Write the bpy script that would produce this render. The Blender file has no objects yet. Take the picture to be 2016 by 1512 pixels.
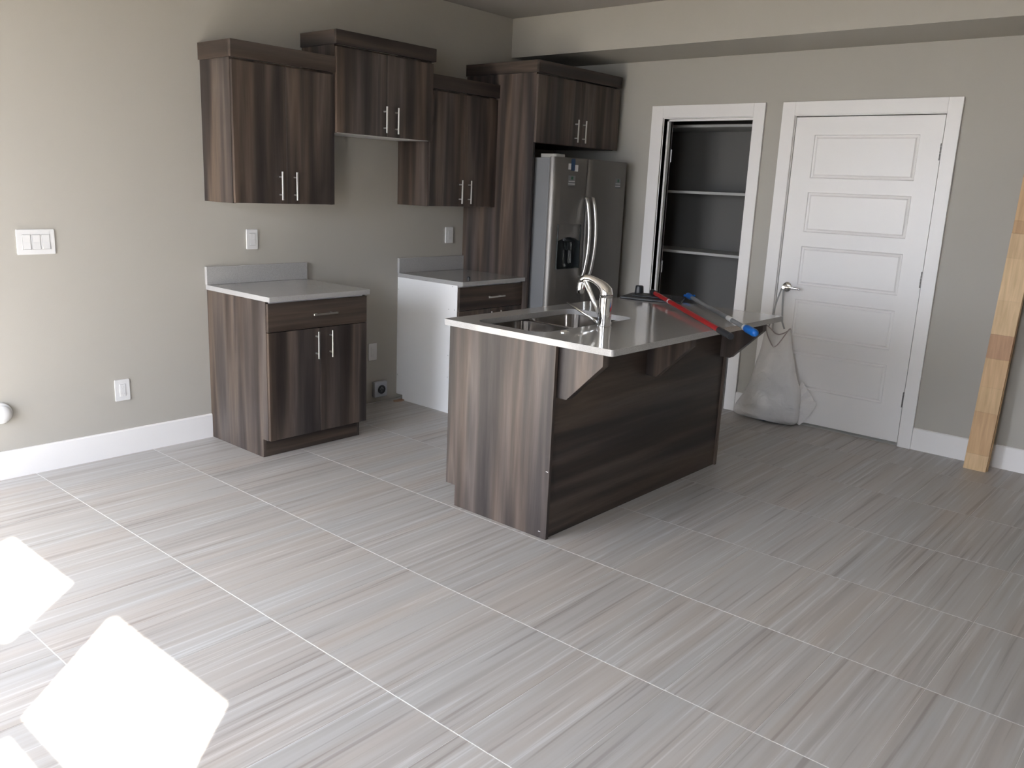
import bpy, bmesh, math, random
from mathutils import Vector, Matrix, noise
random.seed(7)
S = bpy.context.scene
COL = S.collection
PI = math.pi

# ------------------------------------------------------------------ camera
cam_d = bpy.data.cameras.new('camera')
cam = bpy.data.objects.new('camera', cam_d); COL.objects.link(cam)
cam_d.sensor_width = 36; cam_d.lens = 36 * 1671.89 / 2016; cam_d.clip_start = .02
YAW, PIT, ROL = math.radians(45 - 4.4543), math.radians(-13.0983), math.radians(2.5191)
fw = Vector((math.cos(PIT) * math.cos(YAW), math.cos(PIT) * math.sin(YAW), math.sin(PIT)))
rt = Vector((math.sin(YAW), -math.cos(YAW), 0)); up = rt.cross(fw)
r2 = rt * math.cos(ROL) + up * math.sin(ROL); u2 = up * math.cos(ROL) - rt * math.sin(ROL)
M = Matrix((r2, u2, -fw)).transposed().to_4x4(); M.translation = Vector((-5.6428, -4.4933, 1.5258))
cam.matrix_world = M
S.camera = cam

# ------------------------------------------------------------------ world, sun, exposure
S.view_settings.view_transform = 'Standard'; S.view_settings.look = 'None'
S.view_settings.gamma = 1; S.view_settings.use_curve_mapping = False
S.view_settings.exposure = 3.32
W = bpy.data.worlds.new('sky'); S.world = W; W.use_nodes = True
bg = W.node_tree.nodes['Background']
bg.inputs[0].default_value = (.83, .885, 1.0, 1); bg.inputs[1].default_value = 2.1
sun_d = bpy.data.lights.new('sun', 'SUN'); sun_d.energy = 9; sun_d.angle = .012; sun_d.color = (1, .945, .85)
sun = bpy.data.objects.new('sun', sun_d); COL.objects.link(sun)
SUN = Vector((1, .91, -1.152)).normalized()
sun.rotation_euler = SUN.to_track_quat('-Z', 'Y').to_euler(); sun.location = (-12, -9, 8)
S.cycles.max_bounces = 10; S.cycles.diffuse_bounces = 7; S.cycles.glossy_bounces = 5
S.cycles.transmission_bounces = 6; S.cycles.transparent_max_bounces = 12
S.cycles.sample_clamp_indirect = 6
S.cycles.caustics_reflective = False; S.cycles.caustics_refractive = False
XW = -6.3                                     # inner face of the window wall behind the camera
# window openings in the back wall: (y0, y1, z0, z1)
WT, DY, DZ = .12, .1092, .1382                # wall thickness; drop and drift of a sun ray across it
OPEN = [(-2.02, -.25, .02, 2.30), (-3.18, -2.32, 1.64, 2.29), (-4.26, -3.26, .02, 2.29)]
for (a, b, c, d) in OPEN:                      # portals guide the sky light through the real openings, they emit nothing
    l = bpy.data.lights.new('window_portal', 'AREA'); l.shape = 'RECTANGLE'; l.size = b - a; l.size_y = d - c
    l.cycles.is_portal = True
    o = bpy.data.objects.new('window_portal', l); COL.objects.link(o)
    o.location = (XW - WT - .04, (a + b) / 2, (c + d) / 2)
    o.rotation_euler = Vector((1, 0, 0)).to_track_quat('-Z', 'Z').to_euler()

# ------------------------------------------------------------------ materials
def srgb(r, g, b):
    f = lambda c: (c / 255 / 12.92) if c / 255 <= .04045 else ((c / 255 + .055) / 1.055) ** 2.4
    return (f(r), f(g), f(b), 1)
def mat(name):
    m = bpy.data.materials.new(name); m.use_nodes = True
    nt = m.node_tree; return m, nt, nt.nodes['Principled BSDF']
def nd(nt, typ, **kw):
    n = nt.nodes.new(typ)
    for k, v in kw.items(): setattr(n, k, v)
    return n
def simple(name, col, rough=.5, metal=0, spec=.5, bump=0, bscale=200, var=0, vscale=3):
    m, nt, p = mat(name)
    p.inputs['Base Color'].default_value = col; p.inputs['Roughness'].default_value = rough
    p.inputs['Metallic'].default_value = metal; p.inputs['Specular IOR Level'].default_value = spec
    tc = nd(nt, 'ShaderNodeTexCoord')
    n = nd(nt, 'ShaderNodeTexNoise'); n.inputs['Scale'].default_value = vscale; n.inputs['Detail'].default_value = 3
    nt.links.new(tc.outputs['Object'], n.inputs['Vector'])
    mx = nd(nt, 'ShaderNodeMix', data_type='RGBA')
    mx.inputs['A'].default_value = tuple(c * (1 - var) for c in col[:3]) + (1,)
    mx.inputs['B'].default_value = tuple(min(1, c * (1 + var)) for c in col[:3]) + (1,)
    nt.links.new(n.outputs['Fac'], mx.inputs['Factor']); nt.links.new(mx.outputs['Result'], p.inputs['Base Color'])
    if bump:
        b = nd(nt, 'ShaderNodeBump'); b.inputs['Strength'].default_value = bump; b.inputs['Distance'].default_value = .001
        n2 = nd(nt, 'ShaderNodeTexNoise'); n2.inputs['Scale'].default_value = bscale; n2.inputs['Detail'].default_value = 3
        nt.links.new(tc.outputs['Object'], n2.inputs['Vector'])
        nt.links.new(n2.outputs['Fac'], b.inputs['Height']); nt.links.new(b.outputs['Normal'], p.inputs['Normal'])
    return m
def ramp(nt, stops, fac):
    r = nd(nt, 'ShaderNodeValToRGB'); e = r.color_ramp.elements
    while len(e) < len(stops): e.new(.5)
    for el, (pos, c) in zip(e, stops): el.position = pos; el.color = c
    nt.links.new(fac, r.inputs['Fac']); return r.outputs['Color']

WALL = simple('wall_paint', (.408, .390, .350, 1), .55, spec=.35, bump=.25, bscale=260, var=.02, vscale=.8)
PANTRY = simple('pantry_wall_dark', (.15, .147, .14, 1), .7, spec=.25, bump=.2, var=.02, vscale=.8)  # pantry walls get a darker grey than WALL
CEIL = simple('ceiling_paint', (.37, .35, .32, 1), .9, bump=.3, bscale=180, var=.02)
TRIM = simple('trim_white', (.80, .785, .775, 1), .35, var=.01)
MELA = simple('white_melamine', (.87, .87, .87, 1), .3, var=.01)
PLAS2 = simple('rocker_gap_shade', (.46, .46, .46, 1), .4)  # grey stands in for the shade in the gap round a rocker
PLAS = simple('white_plastic', (.66, .66, .66, 1), .3, var=.01)
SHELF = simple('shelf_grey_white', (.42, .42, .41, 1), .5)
HCOV = simple('hinge_cover_grey', (.30, .30, .28, 1), .5)
GREYP = simple('grey_plastic', (.5, .5, .5, 1), .4, var=.03)
BLACK = simple('black_plastic', (.018, .02, .024, 1), .45, var=.2)
DARKM = simple('dark_gap', (.02, .02, .02, 1), .8, var=.2)
RED = simple('red_enamel', (.36, .010, .014, 1), .35, var=.05)
BLUE = simple('blue_plastic', (.008, .12, .45, 1), .35, var=.05)
NICK = simple('brushed_nickel', (.80, .79, .76, 1), .32, 1, var=.02)
CHROME = simple('chrome', (.85, .85, .86, 1), .07, 1, var=.01)
HINGE = simple('satin_hinge', (.34, .33, .32, 1), .3, 1, var=.05)
SINKM = simple('sink_steel', (.50, .48, .46, 1), .13, 1, var=.04, vscale=20)
ZINC = simple('zinc_box', (.45, .47, .50, 1), .45, .7, var=.08, vscale=20)
CARD = simple('cardboard', (.30, .19, .12, 1), .9, var=.1, vscale=20)
OUT = simple('outside_ground', (.26, .24, .21, 1), .9, var=.12, vscale=2)
GROUT = simple('grout', (.86, .86, .85, 1), .9, bump=.3, bscale=500, var=.03, vscale=20)
SIDEM = simple('fridge_side_grey', (.17, .175, .185, 1), .5, var=.03)
BLUTAPE = simple('blue_film', (.012, .04, .10, 1), .4, var=.1)
GREENS = simple('green_label', (.02, .10, .05, 1), .5, var=.05)
DISPM = simple('dispenser_glass', (.03, .035, .037, 1), .15, var=.05)

def wood(name, axis, g=1):
    """zebra-figured dark laminate; bands run along `axis` ('Z' or 'X')"""
    m, nt, p = mat(name); tc = nd(nt, 'ShaderNodeTexCoord'); oi = nd(nt, 'ShaderNodeObjectInfo')
    mp = nd(nt, 'ShaderNodeMapping')
    k = {'Z': (1, 1, .055), 'X': (.055, 1, 1), 'Y': (1, .055, 1)}[axis]
    mp.inputs['Scale'].default_value = k
    off = nd(nt, 'ShaderNodeVectorMath', operation='ADD'); sc = nd(nt, 'ShaderNodeVectorMath', operation='SCALE')
    cmb = nd(nt, 'ShaderNodeCombineXYZ')
    for i in range(3): nt.links.new(oi.outputs['Random'], cmb.inputs[i])
    nt.links.new(cmb.outputs[0], sc.inputs[0]); sc.inputs['Scale'].default_value = 7.3
    nt.links.new(tc.outputs['Object'], off.inputs[0]); nt.links.new(sc.outputs[0], off.inputs[1])
    nt.links.new(off.outputs[0], mp.inputs['Vector'])
    n1 = nd(nt, 'ShaderNodeTexNoise'); n1.inputs['Scale'].default_value = 13; n1.inputs['Detail'].default_value = 1.6
    n1.inputs['Roughness'].default_value = .45; n1.inputs['Distortion'].default_value = .25
    n2 = nd(nt, 'ShaderNodeTexNoise'); n2.inputs['Scale'].default_value = 110; n2.inputs['Detail'].default_value = 4
    n3 = nd(nt, 'ShaderNodeTexNoise'); n3.inputs['Scale'].default_value = 7; n3.inputs['Detail'].default_value = 2
    for n in (n1, n2, n3): nt.links.new(mp.outputs[0], n.inputs['Vector'])
    c = ramp(nt, [(.30, (.029, .024, .022, 1)), (.43, (.046, .037, .033, 1)), (.52, (.076, .060, .051, 1)), (.61, (.112, .089, .074, 1)), (.72, (.070, .057, .050, 1))], n1.outputs['Fac'])
    c3 = ramp(nt, [(.35, (.90, .93, 1.0, 1)), (.65, (1.1, 1.0, .90, 1))], n3.outputs['Fac'])
    c2 = ramp(nt, [(.3, (.86, .86, .86, 1)), (.7, (1.12, 1.12, 1.12, 1))], n2.outputs['Fac'])
    a = nd(nt, 'ShaderNodeMix', data_type='RGBA', blend_type='MULTIPLY'); a.inputs['Factor'].default_value = 1
    b = nd(nt, 'ShaderNodeMix', data_type='RGBA', blend_type='MULTIPLY'); b.inputs['Factor'].default_value = 1
    nt.links.new(c, a.inputs['A']); nt.links.new(c2, a.inputs['B'])
    nt.links.new(a.outputs['Result'], b.inputs['A']); nt.links.new(c3, b.inputs['B'])
    p.inputs['Roughness'].default_value = .42; p.inputs['Specular IOR Level'].default_value = .35
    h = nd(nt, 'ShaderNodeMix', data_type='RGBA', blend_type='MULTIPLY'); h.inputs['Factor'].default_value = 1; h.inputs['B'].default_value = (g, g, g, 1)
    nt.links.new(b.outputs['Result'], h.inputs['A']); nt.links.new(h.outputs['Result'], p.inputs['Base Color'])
    bp = nd(nt, 'ShaderNodeBump'); bp.inputs['Strength'].default_value = .12; bp.inputs['Distance'].default_value = .0006
    nt.links.new(n2.outputs['Fac'], bp.inputs['Height']); nt.links.new(bp.outputs['Normal'], p.inputs['Normal'])
    return m
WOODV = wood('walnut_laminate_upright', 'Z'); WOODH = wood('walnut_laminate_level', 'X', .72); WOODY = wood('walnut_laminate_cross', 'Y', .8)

def quartz():
    m, nt, p = mat('quartz'); tc = nd(nt, 'ShaderNodeTexCoord')
    n = nd(nt, 'ShaderNodeTexNoise'); n.inputs['Scale'].default_value = 420; n.inputs['Detail'].default_value = 2
    nt.links.new(tc.outputs['Object'], n.inputs['Vector'])
    c = ramp(nt, [(.35, (.33, .325, .32, 1)), (.55, (.385, .38, .375, 1)), (.7, (.43, .425, .42, 1))], n.outputs['Fac'])
    nt.links.new(c, p.inputs['Base Color']); p.inputs['Roughness'].default_value = .08
    p.inputs['Specular IOR Level'].default_value = .85
    return m
QUARTZ = quartz()

def tile_mat():
    m, nt, p = mat('vein_cut_tile'); tc = nd(nt, 'ShaderNodeTexCoord'); oi = nd(nt, 'ShaderNodeObjectInfo')
    cmb = nd(nt, 'ShaderNodeCombineXYZ')
    ml = nd(nt, 'ShaderNodeMath', operation='MULTIPLY'); ml.inputs[1].default_value = 37.0
    nt.links.new(oi.outputs['Random'], ml.inputs[0])
    nt.links.new(ml.outputs[0], cmb.inputs[0]); nt.links.new(ml.outputs[0], cmb.inputs[1]); nt.links.new(oi.outputs['Random'], cmb.inputs[2])
    off = nd(nt, 'ShaderNodeVectorMath', operation='ADD')
    nt.links.new(tc.outputs['Object'], off.inputs[0]); nt.links.new(cmb.outputs[0], off.inputs[1])
    def layer(scale, sx, det, dist=.15):
        mp = nd(nt, 'ShaderNodeMapping'); mp.inputs['Scale'].default_value = (sx, 1, 1)
        nt.links.new(off.outputs[0], mp.inputs['Vector'])
        n = nd(nt, 'ShaderNodeTexNoise'); n.inputs['Scale'].default_value = scale; n.inputs['Detail'].default_value = det
        n.inputs['Distortion'].default_value = dist
        nt.links.new(mp.outputs[0], n.inputs['Vector']); return n.outputs['Fac']
    a = layer(19, .030, 3, .12); b = layer(50, .020, 2.2, .12); c_ = layer(7, .06, 1)
    base = ramp(nt, [(.28, (.380, .360, .345, 1)), (.42, (.440, .424, .408, 1)), (.54, (.470, .463, .455, 1)), (.66, (.425, .402, .380, 1))], a)
    fine = ramp(nt, [(.30, (.74, .70, .69, 1)), (.39, (.96, .945, .94, 1)), (.60, (1.0, 1.0, 1.0, 1)), (.645, (1.20, 1.215, 1.24, 1)), (.70, (1.02, 1.02, 1.03, 1))], b)
    hue = ramp(nt, [(.32, (.95, .965, .975, 1)), (.50, (1.0, 1.0, 1.0, 1)), (.68, (1.02, .985, .955, 1))], c_)
    m1 = nd(nt, 'ShaderNodeMix', data_type='RGBA', blend_type='MULTIPLY'); m1.inputs['Factor'].default_value = 1
    m2 = nd(nt, 'ShaderNodeMix', data_type='RGBA', blend_type='MULTIPLY'); m2.inputs['Factor'].default_value = 1
    nt.links.new(base, m1.inputs['A']); nt.links.new(fine, m1.inputs['B'])
    nt.links.new(m1.outputs['Result'], m2.inputs['A']); nt.links.new(hue, m2.inputs['B'])
    nt.links.new(m2.outputs['Result'], p.inputs['Base Color'])
    p.inputs['Roughness'].default_value = .42; p.inputs['Specular IOR Level'].default_value = .5
    return m
TILE = tile_mat()

def steel():
    m, nt, p = mat('stainless_steel'); tc = nd(nt, 'ShaderNodeTexCoord')
    mp = nd(nt, 'ShaderNodeMapping'); mp.inputs['Scale'].default_value = (.02, 1, 1)
    nt.links.new(tc.outputs['Object'], mp.inputs['Vector'])
    n = nd(nt, 'ShaderNodeTexNoise'); n.inputs['Scale'].default_value = 600; n.inputs['Detail'].default_value = 2
    nt.links.new(mp.outputs[0], n.inputs['Vector'])
    r = nd(nt, 'ShaderNodeMapRange'); r.inputs['To Min'].default_value = .44; r.inputs['To Max'].default_value = .54
    nt.links.new(n.outputs['Fac'], r.inputs['Value']); nt.links.new(r.outputs[0], p.inputs['Roughness'])
    p.inputs['Metallic'].default_value = 1; p.inputs['Base Color'].default_value = (.21, .20, .19, 1)
    return m
STEEL = steel()

def birch():
    m, nt, p = mat('jointed_pine'); tc = nd(nt, 'ShaderNodeTexCoord'); oi = nd(nt, 'ShaderNodeObjectInfo')
    mp = nd(nt, 'ShaderNodeMapping'); mp.inputs['Scale'].default_value = (1, 1, .06)
    nt.links.new(tc.outputs['Object'], mp.inputs['Vector'])
    n = nd(nt, 'ShaderNodeTexNoise'); n.inputs['Scale'].default_value = 60; n.inputs['Detail'].default_value = 3; n.inputs['Distortion'].default_value = .4
    nt.links.new(mp.outputs[0], n.inputs['Vector'])
    c = ramp(nt, [(.3, (.86, .84, .80, 1)), (.7, (1.1, 1.1, 1.1, 1))], n.outputs['Fac'])
    mx = nd(nt, 'ShaderNodeMix', data_type='RGBA', blend_type='MULTIPLY'); mx.inputs['Factor'].default_value = 1
    nt.links.new(oi.outputs['Color'], mx.inputs['A']); nt.links.new(c, mx.inputs['B'])
    nt.links.new(mx.outputs['Result'], p.inputs['Base Color']); p.inputs['Roughness'].default_value = .55
    return m
PINE = birch()

def thin_glass():
    m = bpy.data.materials.new('window_glass'); m.use_nodes = True; nt = m.node_tree
    nt.nodes.remove(nt.nodes['Principled BSDF']); out = nt.nodes['Material Output']
    t = nd(nt, 'ShaderNodeBsdfTransparent'); g = nd(nt, 'ShaderNodeBsdfGlossy'); g.inputs['Roughness'].default_value = .02
    mx = nd(nt, 'ShaderNodeMixShader')
    mx.inputs[0].default_value = .045; nt.links.new(t.outputs[0], mx.inputs[1]); nt.links.new(g.outputs[0], mx.inputs[2])
    nt.links.new(mx.outputs[0], out.inputs['Surface']); return m
GLASS = thin_glass()

def bag_mat(name, col, transp, sc=9):
    m = bpy.data.materials.new(name); m.use_nodes = True; nt = m.node_tree
    p = nt.nodes['Principled BSDF']; out = nt.nodes['Material Output']
    p.inputs['Base Color'].default_value = col; p.inputs['Roughness'].default_value = .38
    tc = nd(nt, 'ShaderNodeTexCoord'); n = nd(nt, 'ShaderNodeTexNoise'); n.inputs['Scale'].default_value = sc; n.inputs['Detail'].default_value = 5
    n.inputs['Distortion'].default_value = .8; nt.links.new(tc.outputs['Object'], n.inputs['Vector'])
    b = nd(nt, 'ShaderNodeBump'); b.inputs['Strength'].default_value = .8; b.inputs['Distance'].default_value = .03
    nt.links.new(n.outputs['Fac'], b.inputs['Height']); nt.links.new(b.outputs['Normal'], p.inputs['Normal'])
    tl = nd(nt, 'ShaderNodeBsdfTranslucent'); tl.inputs['Color'].default_value = col
    tr = nd(nt, 'ShaderNodeBsdfTransparent')
    m1 = nd(nt, 'ShaderNodeMixShader'); m1.inputs[0].default_value = .15
    m2 = nd(nt, 'ShaderNodeMixShader'); m2.inputs[0].default_value = transp
    nt.links.new(p.outputs[0], m1.inputs[1]); nt.links.new(tl.outputs[0], m1.inputs[2])
    nt.links.new(m1.outputs[0], m2.inputs[1]); nt.links.new(tr.outputs[0], m2.inputs[2])
    nt.links.new(m2.outputs[0], out.inputs['Surface']); return m
BAGM = bag_mat('translucent_bag', (.95, .935, .93, 1), .32)
TUBEM = bag_mat('smoky_tube', (.30, .31, .32, 1), .30, 2)

# ------------------------------------------------------------------ mesh helpers
def new(): return bmesh.new()
def box(bm, x0, x1, y0, y1, z0, z1, bev=0, seg=1):
    t = bmesh.new() if bev else bm
    v = [t.verts.new(p) for p in ((x0, y0, z0), (x1, y0, z0), (x1, y1, z0), (x0, y1, z0), (x0, y0, z1), (x1, y0, z1), (x1, y1, z1), (x0, y1, z1))]
    for f in ((0, 3, 2, 1), (4, 5, 6, 7), (0, 1, 5, 4), (1, 2, 6, 5), (2, 3, 7, 6), (3, 0, 4, 7)): t.faces.new([v[i] for i in f])
    if bev:
        bmesh.ops.bevel(t, geom=t.edges[:], offset=bev, segments=seg, affect='EDGES', profile=.5)
        merge(bm, t)
def merge(bm, t):
    mp = {}
    for v in t.verts: mp[v] = bm.verts.new(v.co)
    for f in t.faces:
        try: bm.faces.new([mp[v] for v in f.verts])
        except ValueError: pass
    t.free()
def prism(bm, pts, axis, a, b, bev=0, seg=1):
    """extrude a 2-D outline between a and b along axis; pts are the other two coordinates in order"""
    def P(p, w):
        if axis == 'X': return (w, p[0], p[1])
        if axis == 'Y': return (p[0], w, p[1])
        return (p[0], p[1], w)
    t = bmesh.new(); n = len(pts)
    A = [t.verts.new(P(p, a)) for p in pts]; B = [t.verts.new(P(p, b)) for p in pts]
    t.faces.new(A); t.faces.new(B[::-1])
    for i in range(n): t.faces.new((A[i], B[i], B[(i + 1) % n], A[(i + 1) % n]))
    bmesh.ops.recalc_face_normals(t, faces=t.faces[:])
    if bev: bmesh.ops.bevel(t, geom=t.edges[:], offset=bev, segments=seg, affect='EDGES', profile=.5)
    merge(bm, t)
def tube(bm, path, rad, n=14, caps=True, flat=None):
    path = [Vector(p) for p in path]; k = len(path)
    R = rad if isinstance(rad, (list, tuple)) else [rad] * k
    rings = []; prev = None
    for i, p in enumerate(path):
        d = (path[min(i + 1, k - 1)] - path[max(i - 1, 0)]).normalized()
        if prev is None:
            prev = d.orthogonal().normalized() if abs(d.x) > .9 else (Vector((1, 0, 0)) - d * d.x).normalized()
        else: prev = (prev - d * prev.dot(d)).normalized()
        q = d.cross(prev); r = R[i]
        fl = flat if flat else 1
        rings.append([bm.verts.new(p + prev * math.cos(2 * PI * j / n) * r * fl + q * math.sin(2 * PI * j / n) * r) for j in range(n)])
    for a, b in zip(rings, rings[1:]):
        for j in range(n): bm.faces.new((a[j], a[(j + 1) % n], b[(j + 1) % n], b[j]))
    if caps: bm.faces.new(rings[0][::-1]); bm.faces.new(rings[-1])
def lathe(bm, prof, origin, axis, n=28):
    """prof: (radius, height along axis)"""
    ax = Vector(axis).normalized(); e1 = ax.orthogonal().normalized(); e2 = ax.cross(e1); o = Vector(origin)
    rings = []
    for r, h in prof:
        if r < 1e-6: rings.append([bm.verts.new(o + ax * h)])
        else: rings.append([bm.verts.new(o + ax * h + (e1 * math.cos(2 * PI * j / n) + e2 * math.sin(2 * PI * j / n)) * r) for j in range(n)])
    for a, b in zip(rings, rings[1:]):
        for j in range(n):
            if len(a) == 1 and len(b) == 1: continue
            if len(a) == 1: bm.faces.new((a[0], b[j], b[(j + 1) % n]))
            elif len(b) == 1: bm.faces.new((a[j], b[0], a[(j + 1) % n]))
            else: bm.faces.new((a[j], b[j], b[(j + 1) % n], a[(j + 1) % n]))
    if len(rings[0]) > 1: bm.faces.new(rings[0])
    if len(rings[-1]) > 1: bm.faces.new(rings[-1][::-1])
def bez(p0, p1, p2, n=12):
    a, b, c = map(Vector, (p0, p1, p2))
    return [a * (1 - t) ** 2 + b * 2 * t * (1 - t) + c * t * t for t in [i / n for i in range(n + 1)]]
def rrect(x0, x1, y0, y1, r, n=6):
    o = []
    for cx, cy, a0 in ((x1 - r, y1 - r, 0), (x0 + r, y1 - r, PI / 2), (x0 + r, y0 + r, PI), (x1 - r, y0 + r, 1.5 * PI)):
        for i in range(n + 1):
            a = a0 + PI / 2 * i / n; o.append((cx + r * math.cos(a), cy + r * math.sin(a)))
    return o
def root_loc(p):
    v = Vector((0, 0, 0))
    while p: v += p.location; p = p.parent
    return v
def obj(name, bm, m, parent=None, smooth=False, origin=None, autos=False):
    """link bm (built in world coordinates) as one mesh object"""
    bmesh.ops.recalc_face_normals(bm, faces=bm.faces[:])
    if parent is not None: off = root_loc(parent)
    else: off = Vector(origin) if origin else Vector((0, 0, 0))
    loc = Vector((0, 0, 0))
    if parent is not None and origin is not None: loc = Vector(origin) - off; off = Vector(origin)
    bm.transform(Matrix.Translation(-off))
    me = bpy.data.meshes.new(name); bm.to_mesh(me); bm.free()
    me.materials.append(m)
    if smooth: me.shade_smooth()
    if autos:
        me.shade_smooth(); me.set_sharp_from_angle(angle=math.radians(35))
    o = bpy.data.objects.new(name, me); COL.objects.link(o)
    if parent is not None: o.parent = parent; o.location = loc
    else: o.location = off
    return o
def thing(name, label, cat, loc, group=None):
    o = bpy.data.objects.new(name, None); COL.objects.link(o); o.location = loc; o.empty_display_size = .1
    o['label'] = label; o['category'] = cat
    if group: o['group'] = group
    return o
def tag(o, label, cat, group=None):
    o['label'] = label; o['category'] = cat
    if group: o['group'] = group
    return o
def struct(name, bm, m, parent=None, **kw):
    o = obj(name, bm, m, parent, **kw)
    if parent is None: o['kind'] = 'structure'
    return o
def B1(*a, **k): bm = new(); box(bm, *a, **k); return bm

# ------------------------------------------------------------------ room shell
YN = -6.4; ZC = 2.74; ZS = 2.465; XS = -.5625
bm = new()                                             # kitchen wall, drywall stops short of the floor in the range gap
box(bm, XW - .15, .9, .012, .14, -.15, ZC + .15)
box(bm, XW, -2.443, 0, .012, 0, ZC); box(bm, -2.443, -1.6, 0, .012, .016, ZC); box(bm, -1.6, 0, 0, .012, 0, ZC)
struct('wall_left', bm, WALL)
bm = new()
DT = 2.058
box(bm, 0, .12, -1.03, 0, 0, ZC); box(bm, 0, .12, -1.735, -1.03, DT, ZC); box(bm, 0, .12, -2.038, -1.735, 0, ZC)
box(bm, 0, .12, -2.96, -2.038, DT, ZC); box(bm, .062, .12, -2.96, -2.038, 0, DT); box(bm, 0, .12, YN, -2.96, 0, ZC)
struct('wall_right', bm, WALL)
bm = new(); box(bm, XW - .15, .12, YN - .12, YN, -.15, ZC + .15); struct('wall_near', bm, WALL)
bm = new()                                             # window wall behind the camera
ys = [YN] + [v for o_ in sorted(OPEN) for v in o_[:2]] + [0]
for i in range(0, len(ys), 2): box(bm, XW - WT, XW, ys[i], ys[i + 1], 0, ZC)
for (a, b, c, d) in OPEN:
    box(bm, XW - WT, XW, a, b, 0, c); box(bm, XW - WT, XW, a, b, d, ZC)
struct('wall_back', bm, WALL)
bm = new(); box(bm, XW - .15, .9, YN - .12, .14, ZC, ZC + .15)
ceiling = struct('ceiling', bm, CEIL)
bm = new(); box(bm, XS, 0, YN, 0, ZS, ZC); obj('soffit', bm, WALL, ceiling)
# pantry closet shell
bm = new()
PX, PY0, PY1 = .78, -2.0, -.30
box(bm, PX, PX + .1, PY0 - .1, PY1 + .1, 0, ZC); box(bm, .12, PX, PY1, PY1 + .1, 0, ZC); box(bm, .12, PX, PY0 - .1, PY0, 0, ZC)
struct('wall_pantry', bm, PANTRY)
bm = new(); box(bm, -30, XW - .15, -30, 20, -.25, -.12); struct('ground', bm, OUT)

# floor: grout bed with one object per tile
bm = new(); box(bm, XW - .15, .9, YN - .12, .012, -.15, -.0008)
floor = struct('floor', bm, GROUT)
GX, GP, JY, JP = -1.0278, .6141, -.6045, .3031
gx, gy = .0030, .0011
tile_cache = {}
def tile_mesh(w, h):
    key = (round(w, 4), round(h, 4))
    if key not in tile_cache:
        t = new(); c = .0007
        x, y = w / 2, h / 2
        lo = [t.verts.new(p) for p in ((-x, -y, -.008), (x, -y, -.008), (x, y, -.008), (-x, y, -.008))]
        mid = [t.verts.new(p) for p in ((-x, -y, -c), (x, -y, -c), (x, y, -c), (-x, y, -c))]
        hi = [t.verts.new(p) for p in ((-x + c, -y + c, 0), (x - c, -y + c, 0), (x - c, y - c, 0), (-x + c, y - c, 0))]
        t.faces.new(hi)
        for i in range(4):
            j = (i + 1) % 4
            t.faces.new((lo[i], lo[j], mid[j], mid[i])); t.faces.new((mid[i], mid[j], hi[j], hi[i]))
        t.faces.new(lo[::-1])
        me = bpy.data.meshes.new('tile'); t.to_mesh(me); t.free(); me.materials.append(TILE); tile_cache[key] = me
    return tile_cache[key]
def edges(g0, p, lo, hi):
    k = math.floor((g0 - lo) / p); e = [lo]
    v = g0 - k * p
    while v < hi - .02:
        if v > lo + .02: e.append(v)
        v += p
    return e + [hi]
ex = edges(GX, GP, XW, .12); ey = edges(JY, JP, YN, 0)
for i in range(len(ex) - 1):
    for j in range(len(ey) - 1):
        a, b, c, d = ex[i] + gx / 2, ex[i + 1] - gx / 2, ey[j] + gy / 2, ey[j + 1] - gy / 2
        if d - c < .03 or b - a < .03: continue
        if a > -.5 and (a + b) / 2 > -.2:      # strip under the right-hand wall and into the pantry opening
            b = .12 if -1.8 < (c + d) / 2 < -.9 else .0
            b -= .001
        o = bpy.data.objects.new('tile', tile_mesh(b - a, d - c)); COL.objects.link(o)
        o.parent = floor; o.location = ((a + b) / 2, (c + d) / 2, random.uniform(-.0001, .0002))
bm = new(); box(bm, .122, PX, PY0, PY1, -.01, -.0005); obj('pantry_floor', bm, TILE, floor)

# baseboards
BH = .1415
def baseboard(name, axis, a, b):
    bm = new(); t = .014
    prof = [(0, 0), (-t, 0), (-t, BH - .006), (-t + .005, BH), (0, BH)]
    prism(bm, prof, axis, a, b); return struct(name, bm, TRIM)
def bb_left(a, b):
    bm = new(); t = .014
    prism(bm, [(0, 0), (-t, 0), (-t, BH - .006), (-t + .005, BH), (0, BH)], 'X', a, b); struct('baseboard_left', bm, TRIM)
bb_left(XW + .001, -3.116)
for a, b in ((YN, -3.047), (-1.9425, -1.8205), (-.9285, -.02)): baseboard('baseboard_right', 'Y', a, b)

# casings
def casing(name, y0, y1, o0, o1, zt, zo, jamb_depth):
    """y0>y1 outer edges, o0>o1 opening edges"""
    bm = new(); w = .02
    box(bm, -.001, jamb_depth, o0, o0 + w, 0, zo + w); box(bm, -.001, jamb_depth, o1 - w, o1, 0, zo + w); box(bm, -.001, jamb_depth, o1, o0, zo, zo + w)
    j = struct(name, bm, TRIM)
    for a, b, c, d in ((o0 + .004, y0, 0, zt), (y1, o1 - .004, 0, zt), (o1 - .004, o0 + .004, zo + .004, zt)):
        obj('casing_board', B1(-.019, .0, a, b, c, d, bev=.0015), TRIM, j)
    return j
t1 = casing('trim_1', -.9296, -1.8195, -1.030, -1.733, 2.1466, 2.056, .125)
bm = new(); box(bm, .045, .075, -1.044, -1.030, 0, 2.056); box(bm, .045, .075, -1.733, -1.719, 0, 2.056); box(bm, .045, .075, -1.733, -1.03, 2.042, 2.056)
obj('door_stop', bm, TRIM, t1)
for z in (1.80, .97, .28):
    bm = new(); box(bm, .085, .12, -1.0335, -1.030, z - .045, z + .045); tube(bm, [(.122, -1.036, z - .045), (.122, -1.036, z + .045)], .006, 8)
    obj('hinge', bm, HINGE, t1)
t2 = casing('trim_2', -1.9433, -3.0462, -2.035, -2.961, 2.1466, 2.056, .06)

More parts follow.
